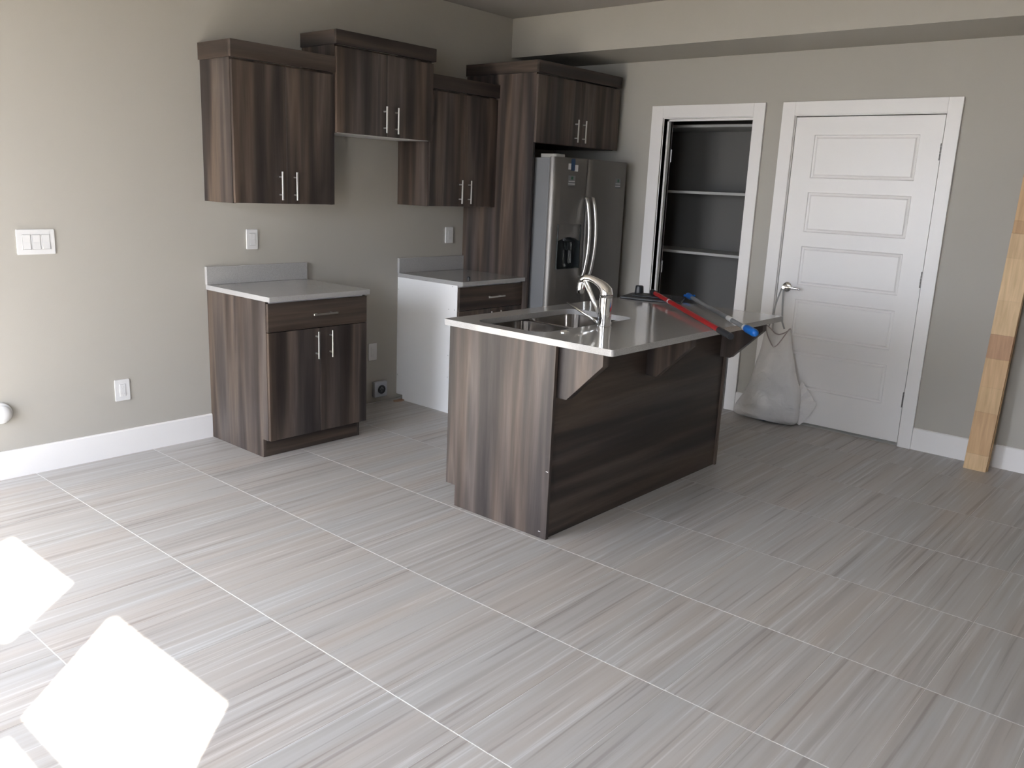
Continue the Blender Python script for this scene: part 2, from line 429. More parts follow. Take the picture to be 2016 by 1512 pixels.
# five-panel door
Y0, Y1, Z0, Z1 = -2.039, -2.956, .02, 2.049
FX, BX = .006, .044
PAN = [(1.937, 1.662), (1.571, 1.311), (1.217, .957), (.860, .604), (.508, .252)]
PL, PR = -2.172, -2.826
bm = new()
box(bm, FX, BX, PL, Y0, Z0, Z1); box(bm, FX, BX, Y1, PR, Z0, Z1)
zz = [Z1] + [v for p_ in PAN for v in p_] + [Z0]
for i in range(0, len(zz), 2): box(bm, FX, BX, PR, PL, zz[i + 1], zz[i])
door = struct('door_1', bm, TRIM)
for (zt, zb) in PAN:
    bm = new()
    rects = [(0, FX), (.004, FX + .007), (.012, FX + .009), (.018, FX + .007), (.024, FX + .002)]
    loops = []
    for ins, x in rects:
        loops.append([bm.verts.new((x, y, z)) for y, z in ((PR + ins, zb + ins), (PL - ins, zb + ins), (PL - ins, zt - ins), (PR + ins, zt - ins))])
    for a, b in zip(loops, loops[1:]):
        for i in range(4): bm.faces.new((a[i], a[(i + 1) % 4], b[(i + 1) % 4], b[i]))
    bm.faces.new(loops[-1])
    obj('door_panel', bm, TRIM, door)
for z in (1.835, 1.07, .305):
    bm = new(); box(bm, FX - .002, FX + .001, -2.9625, -2.952, z - .05, z + .05)
    for k in range(5): tube(bm, [(FX - .008, -2.9595, z - .05 + k * .02 + .001), (FX - .008, -2.9595, z - .05 + k * .02 + .019)], .0085, 10)
    obj('hinge', bm, HINGE, door)
bm = new()
LY, LZ = -2.105, .935
lathe(bm, [(.033, 0), (.033, .006), (.028, .010), (.013, .012), (.0115, .045), (.014, .048), (.014, .062), (.010, .066), (0, .066)], (FX, LY, LZ), (-1, 0, 0))
tube(bm, bez((FX - .056, LY + .008, LZ + .002), (FX - .060, LY - .05, LZ + .004), (FX - .052, LY - .112, LZ - .004), 10), [.011, .0115, .0115, .011, .0105, .010, .0095, .009, .0085, .008, .006], 12, flat=.8)
obj('lever_handle', bm, CHROME, door, autos=True)
obj('strike_plate', B1(FX - .0032, FX - .001, -2.0375, -2.034, LZ - .03, LZ + .03), HINGE, t2)

# windows of the wall behind the camera
def window(idx, ap, wall_open, name='window_%d'):
    """ap: list of pane apertures (y0,y1,z0,z1) inside wall_open; the frame fills the rest"""
    y0, y1, z0, z1 = wall_open
    ap = [(a - DY, b - DY, c + DZ, d + DZ) for a, b, c, d in ap]
    bm = new(); X0, X1 = XW - WT - .006, XW - WT + .006
    cols = sorted(set((a[0], a[1]) for a in ap))
    yy = [y0] + [v for c in cols for v in c] + [y1]
    for i in range(0, len(yy), 2): box(bm, X0, X1, yy[i], yy[i + 1], z0, z1)
    for c in cols:
        rows = sorted([(a[2], a[3]) for a in ap if (a[0], a[1]) == c])
        zz = [z0] + [v for r in rows for v in r] + [z1]
        for i in range(0, len(zz), 2): box(bm, X0, X1, c[0], c[1], zz[i], zz[i + 1])
    f = struct(name % idx, bm, TRIM)
    for a in ap: obj('pane', B1(X0 + .004, X0 + .008, *a), GLASS, f)
    return f
window(1, [(-1.80, -1.03, .0, 2.06), (-.94, -.25, .0, 2.06)], OPEN[0])
window(2, [(-3.018, -2.421, 1.735, 2.097)], OPEN[1])
window(3, [(-4.094, -3.363, 1.608, 2.097), (-4.094, -3.363, .02, 1.529)], OPEN[2])

# ------------------------------------------------------------------ cabinets
def bar_pull(parent, p, length, vertical, out=.032, w=.0105):
    """p = centre of the bar on the door face plane (x, y_face, z); bar stands off towards -Y"""
    x, y, z = p; bm = new(); h = length / 2; t = .0065
    if vertical:
        box(bm, x - w / 2, x + w / 2, y - out, y - out + t, z - h, z + h, bev=.001)
        for s in (-1, 1): box(bm, x - .004, x + .004, y - out + t - .001, y - .0001, z + s * h * .62 - .004, z + s * h * .62 + .004)
    else:
        box(bm, x - h, x + h, y - out, y - out + t, z - w / 2, z + w / 2, bev=.001)
        for s in (-1, 1): box(bm, x + s * h * .62 - .004, x + s * h * .62 + .004, y - out + t - .001, y - .0001, z - .004, z + .004)
    return obj('handle', bm, NICK, parent)
G = .0015
def upper(label, x0, x1, yf, z0, z1, ct, crown_left, crown_right, pulls, side_to=0, crown_out=.0125, below=None):
    """wall cabinet: doors' front face at yf, crown from z1 to ct"""
    T = thing('wall_cabinet', label, 'cabinet', ((x0 + x1) / 2, 0, z0), 'dark wood wall cabinets')
    dt = .019; t = .018; cb = yf + dt + .002
    # carcass: sides, top, back
    bm = new()
    box(bm, x0, x0 + t, cb, -.001, z0, z1); box(bm, x1 - t, x1, cb, -.001, z0, z1); box(bm, x0 + t, x1 - t, cb, -.001, z1 - t, z1)
    obj('carcass', bm, WOODV, T)
    bm = new(); box(bm, x0 + t, x1 - t, cb + .001, -.001, z0 + .001, z0 + t); obj('bottom_panel', bm, MELA, T)
    xm = (x0 + x1) / 2
    for a, b, px in ((x0 + G, xm - G / 2, pulls[0]), (xm + G / 2, x1 - G, pulls[1])):
        d = obj('door', B1(a, b, yf, yf + dt, z0 + .002, z1 - .012, bev=.0008), WOODV, T)
        bar_pull(d, (px, yf, z0 + .10 if below is None else z0 + below), .156, True)
    # crown: flat board wrapped round the exposed sides
    yc = yf - crown_out; cl = x0 - (.0105 if crown_left else 0); cr = x1 + (.0105 if crown_right else 0)
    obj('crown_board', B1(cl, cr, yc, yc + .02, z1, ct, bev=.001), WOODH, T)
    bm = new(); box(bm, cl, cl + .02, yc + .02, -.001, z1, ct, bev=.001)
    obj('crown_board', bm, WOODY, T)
    if crown_right:
        bm = new(); box(bm, cr - .02, cr, yc + .02, -.001, z1, ct, bev=.001); obj('crown_board', bm, WOODY, T)
    return T
upper('dark walnut wall cabinet hung left-most, with its whole striped left side showing', -3.105, -2.4455, -.3125, 1.3725, 2.1173, 2.204, True, False, (-2.8235, -2.7275))
upper('short dark walnut wall cabinet raised above the empty range gap', -2.4453, -1.6802, -.333, 1.786, 2.2726, 2.3506, True, True, (-2.089, -1.996))
upper('dark walnut wall cabinet between the raised cabinet and the tall fridge panel', -1.6799, -1.0335, -.3125, 1.3725, 2.1173, 2.204, False, False, (-1.397, -1.309))

# tall panel beside the fridge + deep cabinet over the fridge
T = thing('fridge_surround_cabinet', 'deep dark walnut cabinet over the refrigerator with a tall floor-to-crown side panel', 'cabinet', (-.55, 0, 0))
obj('side_panel', B1(-1.033, -1.014, -.6465, -.001, 0, 2.2752, bev=.0006), WOODV, T)
bm = new(); box(bm, -1.014, -.078, -.6275, -.001, 1.823, 1.841); box(bm, -.078, -.0603, -.6275, -.001, 1.823, 2.2752); box(bm, -1.014, -.0603, -.6275, -.001, 2.257, 2.2752)
obj('carcass', bm, WOODV, T)
xm = -.545
for a, b, px in ((-1.0325, xm - .001, -.597), (xm + .001, -.0615, -.506)):
    d = obj('door', B1(a, b, -.6665, -.6475, 1.824, 2.264, bev=.0008), WOODV, T)
    bar_pull(d, (px, -.6665, 1.927), .156, True)
obj('crown_board', B1(-1.046, -.0655, -.6795, -.6595, 2.2752, 2.3529, bev=.001), WOODH, T)
obj('crown_board', B1(-1.046, -1.026, -.6595, -.001, 2.2752, 2.3529, bev=.001), WOODY, T)
obj('crown_board', B1(-.0765, -.0565, -.6595, -.001, 2.2752, 2.3529, bev=.001), WOODY, T)

H = .876
def kick_side(bm, x0, x1, yk, yfront, back=0):
    """side panel with a toe-kick notch (and optionally a notch behind)"""
    pts = [(-.001, 0)] if not back else [(-.066, 0), (-.066, .038), (-.001, .038)]
    if back: pts = [(-.001, H), (-.001, .038), (-.066, .038), (-.066, 0), (yk, 0), (yk, .105), (yfront, .105), (yfront, H)]
    else: pts = [(-.001, H), (-.001, 0), (yk, 0), (yk, .105), (yfront, .105), (yfront, H)]
    prism(bm, pts, 'X', x0, x1)
def base(label, x0, x1, left_mat, back_notch):
    T = thing('base_cabinet', label, 'cabinet', ((x0 + x1) / 2, -.3, 0), 'dark wood base cabinets')
    yf = -.6087; cb = yf + .021
    bm = new(); kick_side(bm, x0, x0 + .018, -.5393, cb, back_notch); obj('side_panel', bm, left_mat, T)
    bm = new(); kick_side(bm, x1 - .018, x1, -.5393, cb, back_notch); obj('side_panel', bm, WOODV if left_mat is WOODV else MELA, T)
    bm = new(); box(bm, x0 + .018, x1 - .018, cb, -.001, .105, .122); box(bm, x0 + .018, x1 - .018, -.02, -.001, .12, H)
    obj('carcass', bm, MELA, T)
    obj('top_rail', B1(x0 + .018, x1 - .018, cb, cb + .018, H - .022, H), MELA, T)
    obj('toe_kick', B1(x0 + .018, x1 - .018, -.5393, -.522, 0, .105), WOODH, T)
    dz = .7085
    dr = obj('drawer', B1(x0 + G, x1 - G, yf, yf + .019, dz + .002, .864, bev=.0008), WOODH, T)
    xm = (x0 + x1) / 2
    bar_pull(dr, (xm + .022, yf, .788), .165, False)
    for a, b, s in ((x0 + G, xm - .001, -1), (xm + .001, x1 - G, 1)):
        d = obj('door', B1(a, b, yf, yf + .019, .107, dz - .002, bev=.0008), WOODV, T)
        bar_pull(d, (xm + s * .0475 + .02, yf, .6135), .156, True)
    return T
base('dark walnut base cabinet standing alone on the left, toe kick facing the floor', -3.1136, -2.4432, WOODV, False)
TB = base('base cabinet with bare white left side, between the range gap and the fridge panel', -1.6687, -1.0345, MELA, True)
bm = new()
for y, z in ((-.002, .79), (-.537, .866), (-.505, .712), (-.56, .713), (-.004, .18), (-.51, .40), (-.51, .25)):
    lathe(bm, [(.0035, -.0004), (.0035, .0012), (0, .0012)], (-1.6687, y - .006, z), (-1, 0, 0), 8)
obj('dowel_holes', bm, GREYP, TB)['kind'] = 'stuff'

def slab(bm, outer, z0, z1, hole=None):
    loops = []
    for L in ([outer] + ([hole] if hole else [])):
        vs = [bm.verts.new((x, y, z1)) for x, y in L]
        loops.append([bm.edges.new((vs[i], vs[(i + 1) % len(vs)])) for i in range(len(vs))])
    r = bmesh.ops.triangle_fill(bm, edges=[e for l in loops for e in l], use_beauty=True)
    fs = [f for f in bm.faces]
    e = bmesh.ops.extrude_face_region(bm, geom=fs)
    bmesh.ops.translate(bm, verts=[g for g in e['geom'] if isinstance(g, bmesh.types.BMVert)], vec=(0, 0, z0 - z1))
def bevel_mod(o, w=.002, seg=2):
    m = o.modifiers.new('bevel', 'BEVEL'); m.width = w; m.segments = seg; m.limit_method = 'ANGLE'; m.angle_limit = math.radians(50)
CT = .9035
def counter(label, x0, x1, r0, r1):
    T = thing('countertop', label, 'countertop', ((x0 + x1) / 2, -.32, H + .0005))
    pts = rrect(x0, x1, -.636, -.001, .008, 3)
    bm = new(); slab(bm, pts, H + .0005, CT); o = obj('slab', bm, QUARTZ, T); bevel_mod(o)
    o = obj('backsplash', B1(r0, r1, -.0215, -.001, CT + .0004, 1.0066, bev=.0012), QUARTZ, T)
counter('grey quartz countertop with backsplash on the lone left base cabinet', -3.1235, -2.4385, -3.1235, -2.4385)
counter('grey quartz countertop with backsplash beside the tall fridge panel', -1.674, -1.0345, -1.674, -1.0345)
bm = new(); lathe(bm, [(.012, 0), (.011, .012), (.007, .016), (0, .016)], (-1.487, -.512, CT + .0003), (0, 0, 1), 14)
tag(obj('screw_cap', bm, BLACK, origin=(-1.487, -.512, CT)), 'small black cap lying on the countertop beside the fridge panel', 'cap')

# ------------------------------------------------------------------ refrigerator
T = thing('refrigerator', 'stainless side-by-side refrigerator with curved handles and a dark water dispenser', 'refrigerator', (-.54, -.4, 0))
FL, FR, FT = -.985, -.095, 1.735
obj('body', B1(FL + .004, FR - .004, -.755, -.05, .012, FT - .008, bev=.004, seg=2), SIDEM, T)
YD = -.762                                     # back plane of the doors
def fridge_door(x0, x1, hole=None):
    """bowed door with round outer corners; outline in plan, extruded in z; hole = recess (x0,x1,z0,z1)"""
    w = x1 - x0; pts = []; N = 18
    def front(x):
        u = (x - (FL + FR) / 2) / ((FR - FL) / 2)
        return -.826 + .018 * u * u
    r = .040
    prof = []
    for i in range(7):                          # left corner
        a = PI + PI / 2 * i / 6; prof.append((x0 + r + r * math.cos(a), front(x0) + r + r * math.sin(a)))
    for i in range(1, N): prof.append((x0 + r + (w - 2 * r) * i / N, front(x0 + r + (w - 2 * r) * i / N)))
    for i in range(7):
        a = 1.5 * PI + PI / 2 * i / 6; prof.append((x1 - r + r * math.cos(a), front(x1) + r + r * math.sin(a)))
    bm = new()
    zs = [.04, .044, FT - .006, FT]
    if hole: zs = [.04, .044, hole[2], hole[3], FT - .006, FT]
    ring = []
    for k, z in enumerate(zs):
        ins = .004 if k in (0, len(zs) - 1) else 0
        R = [(x, y + ins) for x, y in prof]; R = [(x0 + ins * 0, YD)] + R + [(x1, YD)]
        ring.append([bm.verts.new((x, y, z)) for x, y in R])
    n = len(ring[0])
    for k in range(len(zs) - 1):
        for i in range(n - 1):
            if hole and zs[k] == hole[2]:
                xa, xb = ring[k][i].co.x, ring[k][i + 1].co.x
                if xa >= hole[0] - 1e-4 and xb <= hole[1] + 1e-4 and ring[k][i].co.y < -.79: continue
            bm.faces.new((ring[k][i], ring[k][i + 1], ring[k + 1][i + 1], ring[k + 1][i]))
        bm.faces.new((ring[k][n - 1], ring[k][0], ring[k + 1][0], ring[k + 1][n - 1]))
    bm.faces.new(ring[0][::-1]); bm.faces.new(ring[-1])
    return bm, front
XSPL = -.612
HZ = (.975, 1.282)
w_ = XSPL - .003 - FL; r_ = .040
gridx = [FL + r_ + (w_ - 2 * r_) * i / 18 for i in range(19)]
hx0 = gridx[1]; hx1 = gridx[17]
bm, front = fridge_door(FL, XSPL - .003, (hx0, hx1, HZ[0], HZ[1]))
dl = obj('freezer_door', bm, STEEL, T, autos=True)
bm, _ = fridge_door(XSPL + .003, FR)
dr = obj('fridge_door', bm, STEEL, T, autos=True)
# dispenser: dark control panel above an arched recess
yb = front((hx0 + hx1) / 2)
bm = new(); box(bm, hx0, hx1, -.775, -.770, HZ[0], HZ[1]); box(bm, hx0 - .001, hx0 + .002, -.822, -.77, HZ[0], HZ[1]); box(bm, hx1 - .002, hx1 + .001, -.822, -.77, HZ[0], HZ[1])
box(bm, hx0, hx1, -.826, -.77, HZ[0] - .002, HZ[0] + .004)
disp = obj('dispenser', bm, DISPM, dl)
bm = new(); xs = [hx0 + (hx1 - hx0) * i / 14 for i in range(15)]
arch = [(x, 1.165 + .028 * math.sin(PI * i / 14)) for i, x in enumerate(xs)]
prism(bm, [(hx1, HZ[1] - .001), (hx0, HZ[1] - .001)] + arch, 'Y', yb + .004, -.775)
obj('control_panel', bm, STEEL, dl)
bm = new(); box(bm, -.80, -.75, -.81, -.776, 1.10, 1.16, bev=.004); box(bm, -.765, -.725, -.80, -.776, 1.0, 1.15, bev=.01, seg=2)
obj('dispenser_paddle', bm, DISPM, dl)
for x, par in ((-.650, dl), (-.574, dr)):
    y0 = front(x)
    path = [(x, y0 + .004, 1.465), (x, y0 - .018, 1.463)] + [(x, y0 - .022 - .036 * math.sin(PI * i / 16) ** .8, 1.455 - .545 * i / 16) for i in range(1, 16)] + [(x, y0 - .018, .908), (x, y0 + .004, .906)]
    bm = new(); tube(bm, path, .0125, 12); obj('door_handle', bm, NICK, par, smooth=True)
bm = new(); prism(bm, rrect(-.975, -.86, -.80, -.66, .02, 4), 'Z', FT - .007, FT + .018, bev=.003, seg=2)
obj('hinge_cover', bm, HCOV, T)
def sticker(x0, x1, z0, z1, m, name, par, lift=.0006):
    bm = new(); n = 4
    a = [(x0 + (x1 - x0) * i / n) for i in range(n + 1)]
    v = [[bm.verts.new((x, front(x) - lift - dd, z)) for z in (z0, z1)] for x in a for dd in (0,)]
    w = [[bm.verts.new((x, front(x) - lift + .0004, z)) for z in (z0, z1)] for x in a]
    for i in range(n):
        bm.faces.new((v[i][0], v[i + 1][0], v[i + 1][1], v[i][1])); bm.faces.new((w[i][1], w[i + 1][1], w[i + 1][0], w[i][0]))
    return obj(name, bm, m, par)
sticker(-.85, -.815, 1.655, 1.695, PLAS, 'paper_label', dl); sticker(-.785, -.745, 1.645, 1.688, PLAS, 'paper_label', dl)
sticker(-.822, -.780, 1.648, 1.728, BLUTAPE, 'blue_tape', dl, .0014)
for X0, par in ((-.845, dl), (-.275, dr)):
    s = sticker(X0, X0 + .075, 1.545, 1.615, SIDEM, 'energy_label', par)
    sticker(X0 + .030, X0 + .052, 1.588, 1.608, GREENS, 'label_emblem', s, .0012)
    sticker(X0 + .005, X0 + .070, 1.574, 1.579, PLAS, 'label_line', s, .0012); sticker(X0 + .002, X0 + .072, 1.556, 1.561, PLAS, 'label_line', s, .0012)
obj('base_grille', B1(FL + .01, FR - .01, -.775, -.75, .005, .036), BLACK, T)

# ------------------------------------------------------------------ island
ZI, ZIB = .9088, .8805
IX0, IX1, IYF, IYB = -2.8483, -1.264, -1.706, -2.3385
T = thing('kitchen_island', 'dark walnut kitchen island with an upright-striped end panel and three angled brackets', 'island', ((IX0 + IX1) / 2, -2.02, 0))
def end_panel(x0, x1):
    bm = new(); prism(bm, [(IYB, 0), (IYB, ZIB - .0005), (IYF, ZIB - .0005), (IYF, .105), (-1.7664, .105), (-1.7664, 0)], 'X', x0, x1)
    return obj('end_panel', bm, WOODV, T)
end_panel(IX0, IX0 + .018); end_panel(IX1 - .018, IX1)
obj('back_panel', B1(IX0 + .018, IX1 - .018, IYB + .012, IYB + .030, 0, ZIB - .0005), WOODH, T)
bm = new(); box(bm, IX0 + .018, IX1 - .018, IYB + .03, -1.727, .105, .122)
for x in (-2.06, -1.66): box(bm, x, x + .018, IYB + .03, -1.727, .122, .64 if x < -1.9 else ZIB - .001)
obj('carcass', bm, MELA, T)
obj('toe_kick', B1(IX0 + .018, IX1 - .018, -1.784, -1.7664, 0, .105), WOODH, T)
xs = [IX0 + .018, -2.45, -2.052, -1.652, IX1 - .018]
for i in range(4):
    a, b = xs[i] + .001, xs[i + 1] - .001
    d = obj('door', B1(a, b, -1.725, -1.706, .107, ZIB - .012, bev=.0008), WOODV, T)
    bm = new(); px = b - .04 if i % 2 == 0 else a + .04
    box(bm, px - .005, px + .005, -1.680, -1.674, .68, .836, bev=.001)
    for z in (.70, .816): box(bm, px - .004, px + .004, -1.7061, -1.679, z - .004, z + .004)
    obj('handle', bm, NICK, d)
for x in (-2.820, -2.100, -1.330):
    bm = new(); prism(bm, [(IYB + .0115, ZIB - .0005), (IYB + .0115, .648), (-2.386, .648), (-2.562, .822), (-2.562, ZIB - .0005)], 'X', x, x + .045, bev=.0008)
    obj('bracket', bm, WOODV, T)
bm = new()
for x, y, z in ((IX0 - .0003, -2.326, .316), (IX0 - .0003, -2.30, .03)): box(bm, x, x + .001, y - .006, y + .006, z - .001, z + .001)
obj('nail_marks', bm, MELA, T)['kind'] = 'stuff'

hole = rrect(-2.79, -2.035, -2.207, -1.797, .075, 8)
bm = new(); slab(bm, rrect(-2.8633, -1.256, -2.6345, -1.6763, .012, 4), ZIB, ZI, hole)
o = obj('countertop', bm, QUARTZ, origin=(-2.06, -2.15, ZIB)); bevel_mod(o, .0022)
tag(o, 'long grey quartz island countertop with a sink cutout', 'countertop')

T = thing('kitchen_sink', 'double-bowl stainless sink set under the island countertop', 'sink', (-2.41, -2.0, .68))
def bowl(x0, x1, y0, y1):
    bm = new(); rings = []
    prof = [(-.012, .8795, .075), (0, .8795, .075), (.0, .872, .075), (.006, .80, .072), (.012, .735, .07), (.020, .712, .06), (.040, .700, .05), (.12, .697, .03)]
    for ins, z, r in prof:
        r = min(r, (x1 - x0) / 2 - ins - .002, (y1 - y0) / 2 - ins - .002)
        rings.append([bm.verts.new((x, y, z)) for x, y in rrect(x0 + ins, x1 - ins, y0 + ins, y1 - ins, max(r, .01), 8)])
    for a, b in zip(rings, rings[1:]):
        for i in range(len(a)): bm.faces.new((a[i], a[(i + 1) % len(a)], b[(i + 1) % len(a)], b[i]))
    bm.faces.new(rings[-1])
    o = obj('bowl', bm, SINKM, T, autos=True)
    m = o.modifiers.new('solid', 'SOLIDIFY'); m.thickness = .0012; m.offset = 0
    cx, cy = (x0 + x1) / 2, (y0 + y1) / 2
    bm = new(); lathe(bm, [(.045, .0012), (.043, .003), (.034, .001), (.030, .0005), (0, .0005)], (cx, cy, .6975), (0, 0, 1), 24)
    obj('drain', bm, CHROME, o, autos=True)
bowl(-2.795, -2.438, -2.212, -1.792); bowl(-2.402, -2.030, -2.212, -1.792)
obj('divider', B1(-2.4265, -2.4135, -2.20, -1.804, .862, .8745, bev=.005, seg=2), SINKM, T)

# faucet
FXp, FY = -2.407, -2.272
T = thing('faucet', 'chrome single-lever pull-out faucet standing behind the island sink', 'faucet', (FXp, FY, ZI))
bm = new(); lathe(bm, [(.034, 0), (.034, .004), (.030, .007), (.030, .058), (.0292, .059), (.0292, .061), (.030, .062), (.030, .135)], (FXp, FY, ZI + .0005), (0, 0, 1), 32)
obj('base_column', bm, CHROME, T, autos=True)
bm = new()
path = [(FXp, FY, 1.045), (FXp, FY - .001, 1.062), (FXp, FY + .002, 1.076), (FXp, FY + .016, 1.092), (FXp, FY + .038, 1.105), (FXp, FY + .065, 1.1165), (FXp, FY + .095, 1.125), (FXp, FY + .120, 1.126), (FXp, FY + .137, 1.117), (FXp, FY + .145, 1.10)]
tube(bm, path, [.030, .0302, .029, .0245, .0195, .0165, .0150, .0155, .0165, .0165], 20)
obj('neck', bm, CHROME, T, smooth=True)
bm = new(); lathe(bm, [(.0175, 0), (.0185, .02), (.018, .045), (.015, .052), (0, .052)], (FXp, FY + .145, 1.10), (0, .08, -1), 20)
obj('spray_head', bm, CHROME, T, autos=True)
bm = new(); lathe(bm, [(.0312, 0), (.0312, .0035)], (FXp, FY, 1.055), (0, .12, 1), 28); obj('seam_ring', bm, BLACK, T)
bm = new(); tube(bm, [(FXp, FY + .122, 1.112), (FXp, FY + .078, 1.035), (FXp, FY + .036, .966)], [.0125, .0115, .0085], 14)
obj('stay_rod', bm, NICK, T, smooth=True)
bm = new(); tube(bm, [(FXp, FY + .030, .972), (FXp, FY + .030, .918)], .0085, 12); obj('pivot', bm, BLACK, T)
bm = new(); tube(bm, [(FXp, FY + .030, .921), (FXp - .004, FY + .12, .958), (FXp - .008, FY + .218, .998)], [.0075, .006, .004], 10, flat=.6)
obj('lever', bm, CHROME, T, smooth=True)
bm = new(); lathe(bm, [(.022, 0), (.022, .003), (.016, .006), (.014, .003), (0, .003)], (-2.685, -2.252, ZI + .0004), (0, 0, 1), 24)
tag(obj('air_switch_button', bm, CHROME, origin=(-2.685, -2.252, ZI), autos=True), 'small round chrome button on the island countertop near the sink', 'button')

# ------------------------------------------------------------------ tools lying on the island
ZT = ZI + .0006
T = thing('floor_squeegee', 'black flat-headed floor tool with a red pole lying across the island', 'cleaning tool', (-1.3, -1.83, ZT))
bm = new(); hp = [(-1.432, -1.70), (-1.205, -1.637), (-1.075, -1.905), (-1.115, -1.955), (-1.335, -2.055), (-1.40, -1.90)]
prism(bm, hp, 'Z', ZT, ZT + .012, bev=.004, seg=2); obj('head_plate', bm, BLACK, T)
bm = new(); prism(bm, [(-1.36, -1.74), (-1.23, -1.70), (-1.15, -1.88), (-1.30, -1.97)], 'Z', ZT + .012, ZT + .020, bev=.003); obj('top_rib', bm, BLACK, T)
bm = new(); lathe(bm, [(.028, 0), (.024, .046), (.020, .05), (0, .05)], (-1.225, -1.70, ZT + .012), (0, 0, 1), 20); obj('knob', bm, BLACK, T, autos=True)
a, b, c = Vector((-1.262, -1.83, ZT + .034)), Vector((-2.085, -2.690, ZT + .0132)), Vector((-2.196, -2.806, ZT + .011))
bm = new(); tube(bm, [a, b], .0125, 16); obj('pole', bm, RED, T, autos=True)
bm = new(); tube(bm, [a + (a - b).normalized() * .05, a + (b - a).normalized() * .02], .016, 14); obj('pole_socket', bm, BLACK, T, autos=True)
bm = new(); tube(bm, [b, c], [.0150, .0145], 16); obj('end_cap', bm, BLACK, T, autos=True)
q = a + (b - a) * .27; bm = new(); tube(bm, [q, q + (b - a).normalized() * .02], .0131, 16); obj('pole_label', bm, PLAS, T, autos=True)
T = thing('extension_pole', 'smoky clear extension pole with blue ends lying beside the red pole', 'pole', (-1.5, -2.35, ZT))
a, b = Vector((-1.062, -1.94, ZT + .020)), Vector((-2.045, -2.852, ZT + .0150)); d = (b - a).normalized(); L = (b - a).length
bm = new(); tube(bm, [a + d * .10, b - d * .17], .0115, 14); obj('tube', bm, TUBEM, T, autos=True)
bm = new(); tube(bm, [a + d * .10, b - d * .17], .0055, 10); obj('inner_rod', bm, GREYP, T, autos=True)
bm = new(); tube(bm, [a, a + d * .02, a + d * .06, a + d * .12], [.011, .018, .018, .0135], 14)
for s in (-1, 1): tube(bm, [a + d * .05, a + d * .05 + Vector((-d.y, d.x, 0)) * s * .034 + Vector((0, 0, .004))], .007, 8)
obj('blue_connector', bm, BLUE, T, autos=True)
bm = new(); tube(bm, [a + d * (L * .66), a + d * (L * .66 + .075)], .0128, 16); obj('paper_label', bm, PLAS, T, autos=True)
bm = new(); tube(bm, [b - d * .175, b - d * .150], .0150, 16); obj('collar', bm, PLAS, T, autos=True)
bm = new(); tube(bm, [b - d * .150, b - d * .13, b - d * .02, b - d * .004, b], [.0155, .0185, .0185, .014, .008], 18); obj('grip', bm, BLUE, T, smooth=True)

# ------------------------------------------------------------------ pantry shelves
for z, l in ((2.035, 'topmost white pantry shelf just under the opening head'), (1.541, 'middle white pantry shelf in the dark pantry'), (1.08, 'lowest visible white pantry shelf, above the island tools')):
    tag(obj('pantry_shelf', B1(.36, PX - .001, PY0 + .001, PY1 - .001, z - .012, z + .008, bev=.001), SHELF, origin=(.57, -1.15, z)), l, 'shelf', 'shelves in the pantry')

# ------------------------------------------------------------------ switches and outlets on the kitchen wall
def plate(name, label, cat, x0, x1, z0, z1, t=.006, y=0):
    T = thing(name, label, cat, ((x0 + x1) / 2, y, (z0 + z1) / 2))
    bm = new(); prism(bm, rrect(x0, x1, z0, z1, .004, 3), 'Y', y - t, y - .0003, bev=.0015, seg=2)
    obj('cover_plate', bm, PLAS, T); return T
def decora_switch(T, cx, cz, y):
    bm = new(); prism(bm, [(y - .0005, cz - .0335), (y - .0045, cz - .0335), (y - .0010, cz), (y - .0030, cz + .0335), (y - .0005, cz + .0335)], 'X', cx - .0165, cx + .0165)
    o = obj('rocker', bm, PLAS, T)
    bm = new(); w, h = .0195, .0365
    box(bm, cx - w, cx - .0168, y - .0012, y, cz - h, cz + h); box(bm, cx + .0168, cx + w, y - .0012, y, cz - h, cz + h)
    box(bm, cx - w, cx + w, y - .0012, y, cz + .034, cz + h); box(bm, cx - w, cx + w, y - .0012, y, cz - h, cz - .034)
    obj('rocker_gap_outline', bm, PLAS2, T)  # strips that paint the shaded gap round the rocker
def decora_outlet(T, cx, cz, y):
    o = obj('receptacle', B1(cx - .0165, cx + .0165, y - .0025, y, cz - .0335, cz + .0335, bev=.001), PLAS, T)
    bm = new()
    for s in (-1, 1):
        for dx in (-.0065, .0065): box(bm, cx + dx - .001, cx + dx + .001, y - .0029, y - .0024, cz + s * .018 - .004, cz + s * .018 + .004)
        lathe(bm, [(.0022, 0), (.0022, .0005), (0, .0005)], (cx, y - .0024, cz + s * .018 - .010), (0, -1, 0), 8)
    obj('slots', bm, GREYP, o)['kind'] = 'stuff'
T = plate('light_switch', 'wide white three-gang light switch on the wall left of the cabinets', 'switch', -4.093, -3.918, 1.102, 1.223)
for cx in (-4.048, -4.004, -3.960): decora_switch(T, cx, 1.1625, -.006)
T = plate('wall_outlet', 'white outlet low on the left wall above the baseboard', 'outlet', -3.672, -3.591, .304, .421); decora_outlet(T, -3.6315, .3625, -.006)
T = plate('light_switch', 'single white light switch above the left base cabinet', 'switch', -2.853, -2.779, 1.097, 1.213, t=.010); decora_switch(T, -2.816, 1.155, -.010)
T = plate('wall_outlet', 'white outlet above the right-hand countertop by the fridge panel', 'outlet', -1.218, -1.144, 1.100, 1.215, t=.012); decora_outlet(T, -1.181, 1.1575, -.012)
T = plate('wall_outlet', 'white outlet on the wall in the range gap, beside the left base cabinet', 'outlet', -1.930, -1.857, .308, .428); decora_outlet(T, -1.893, .368, -.006)
T = thing('range_outlet', 'grey metal box with a round black range outlet near the floor', 'outlet', (-1.835, 0, .098))
bm = new(); box(bm, -1.893, -1.780, -.030, -.0003, .044, .153, bev=.003); obj('box', bm, ZINC, T)
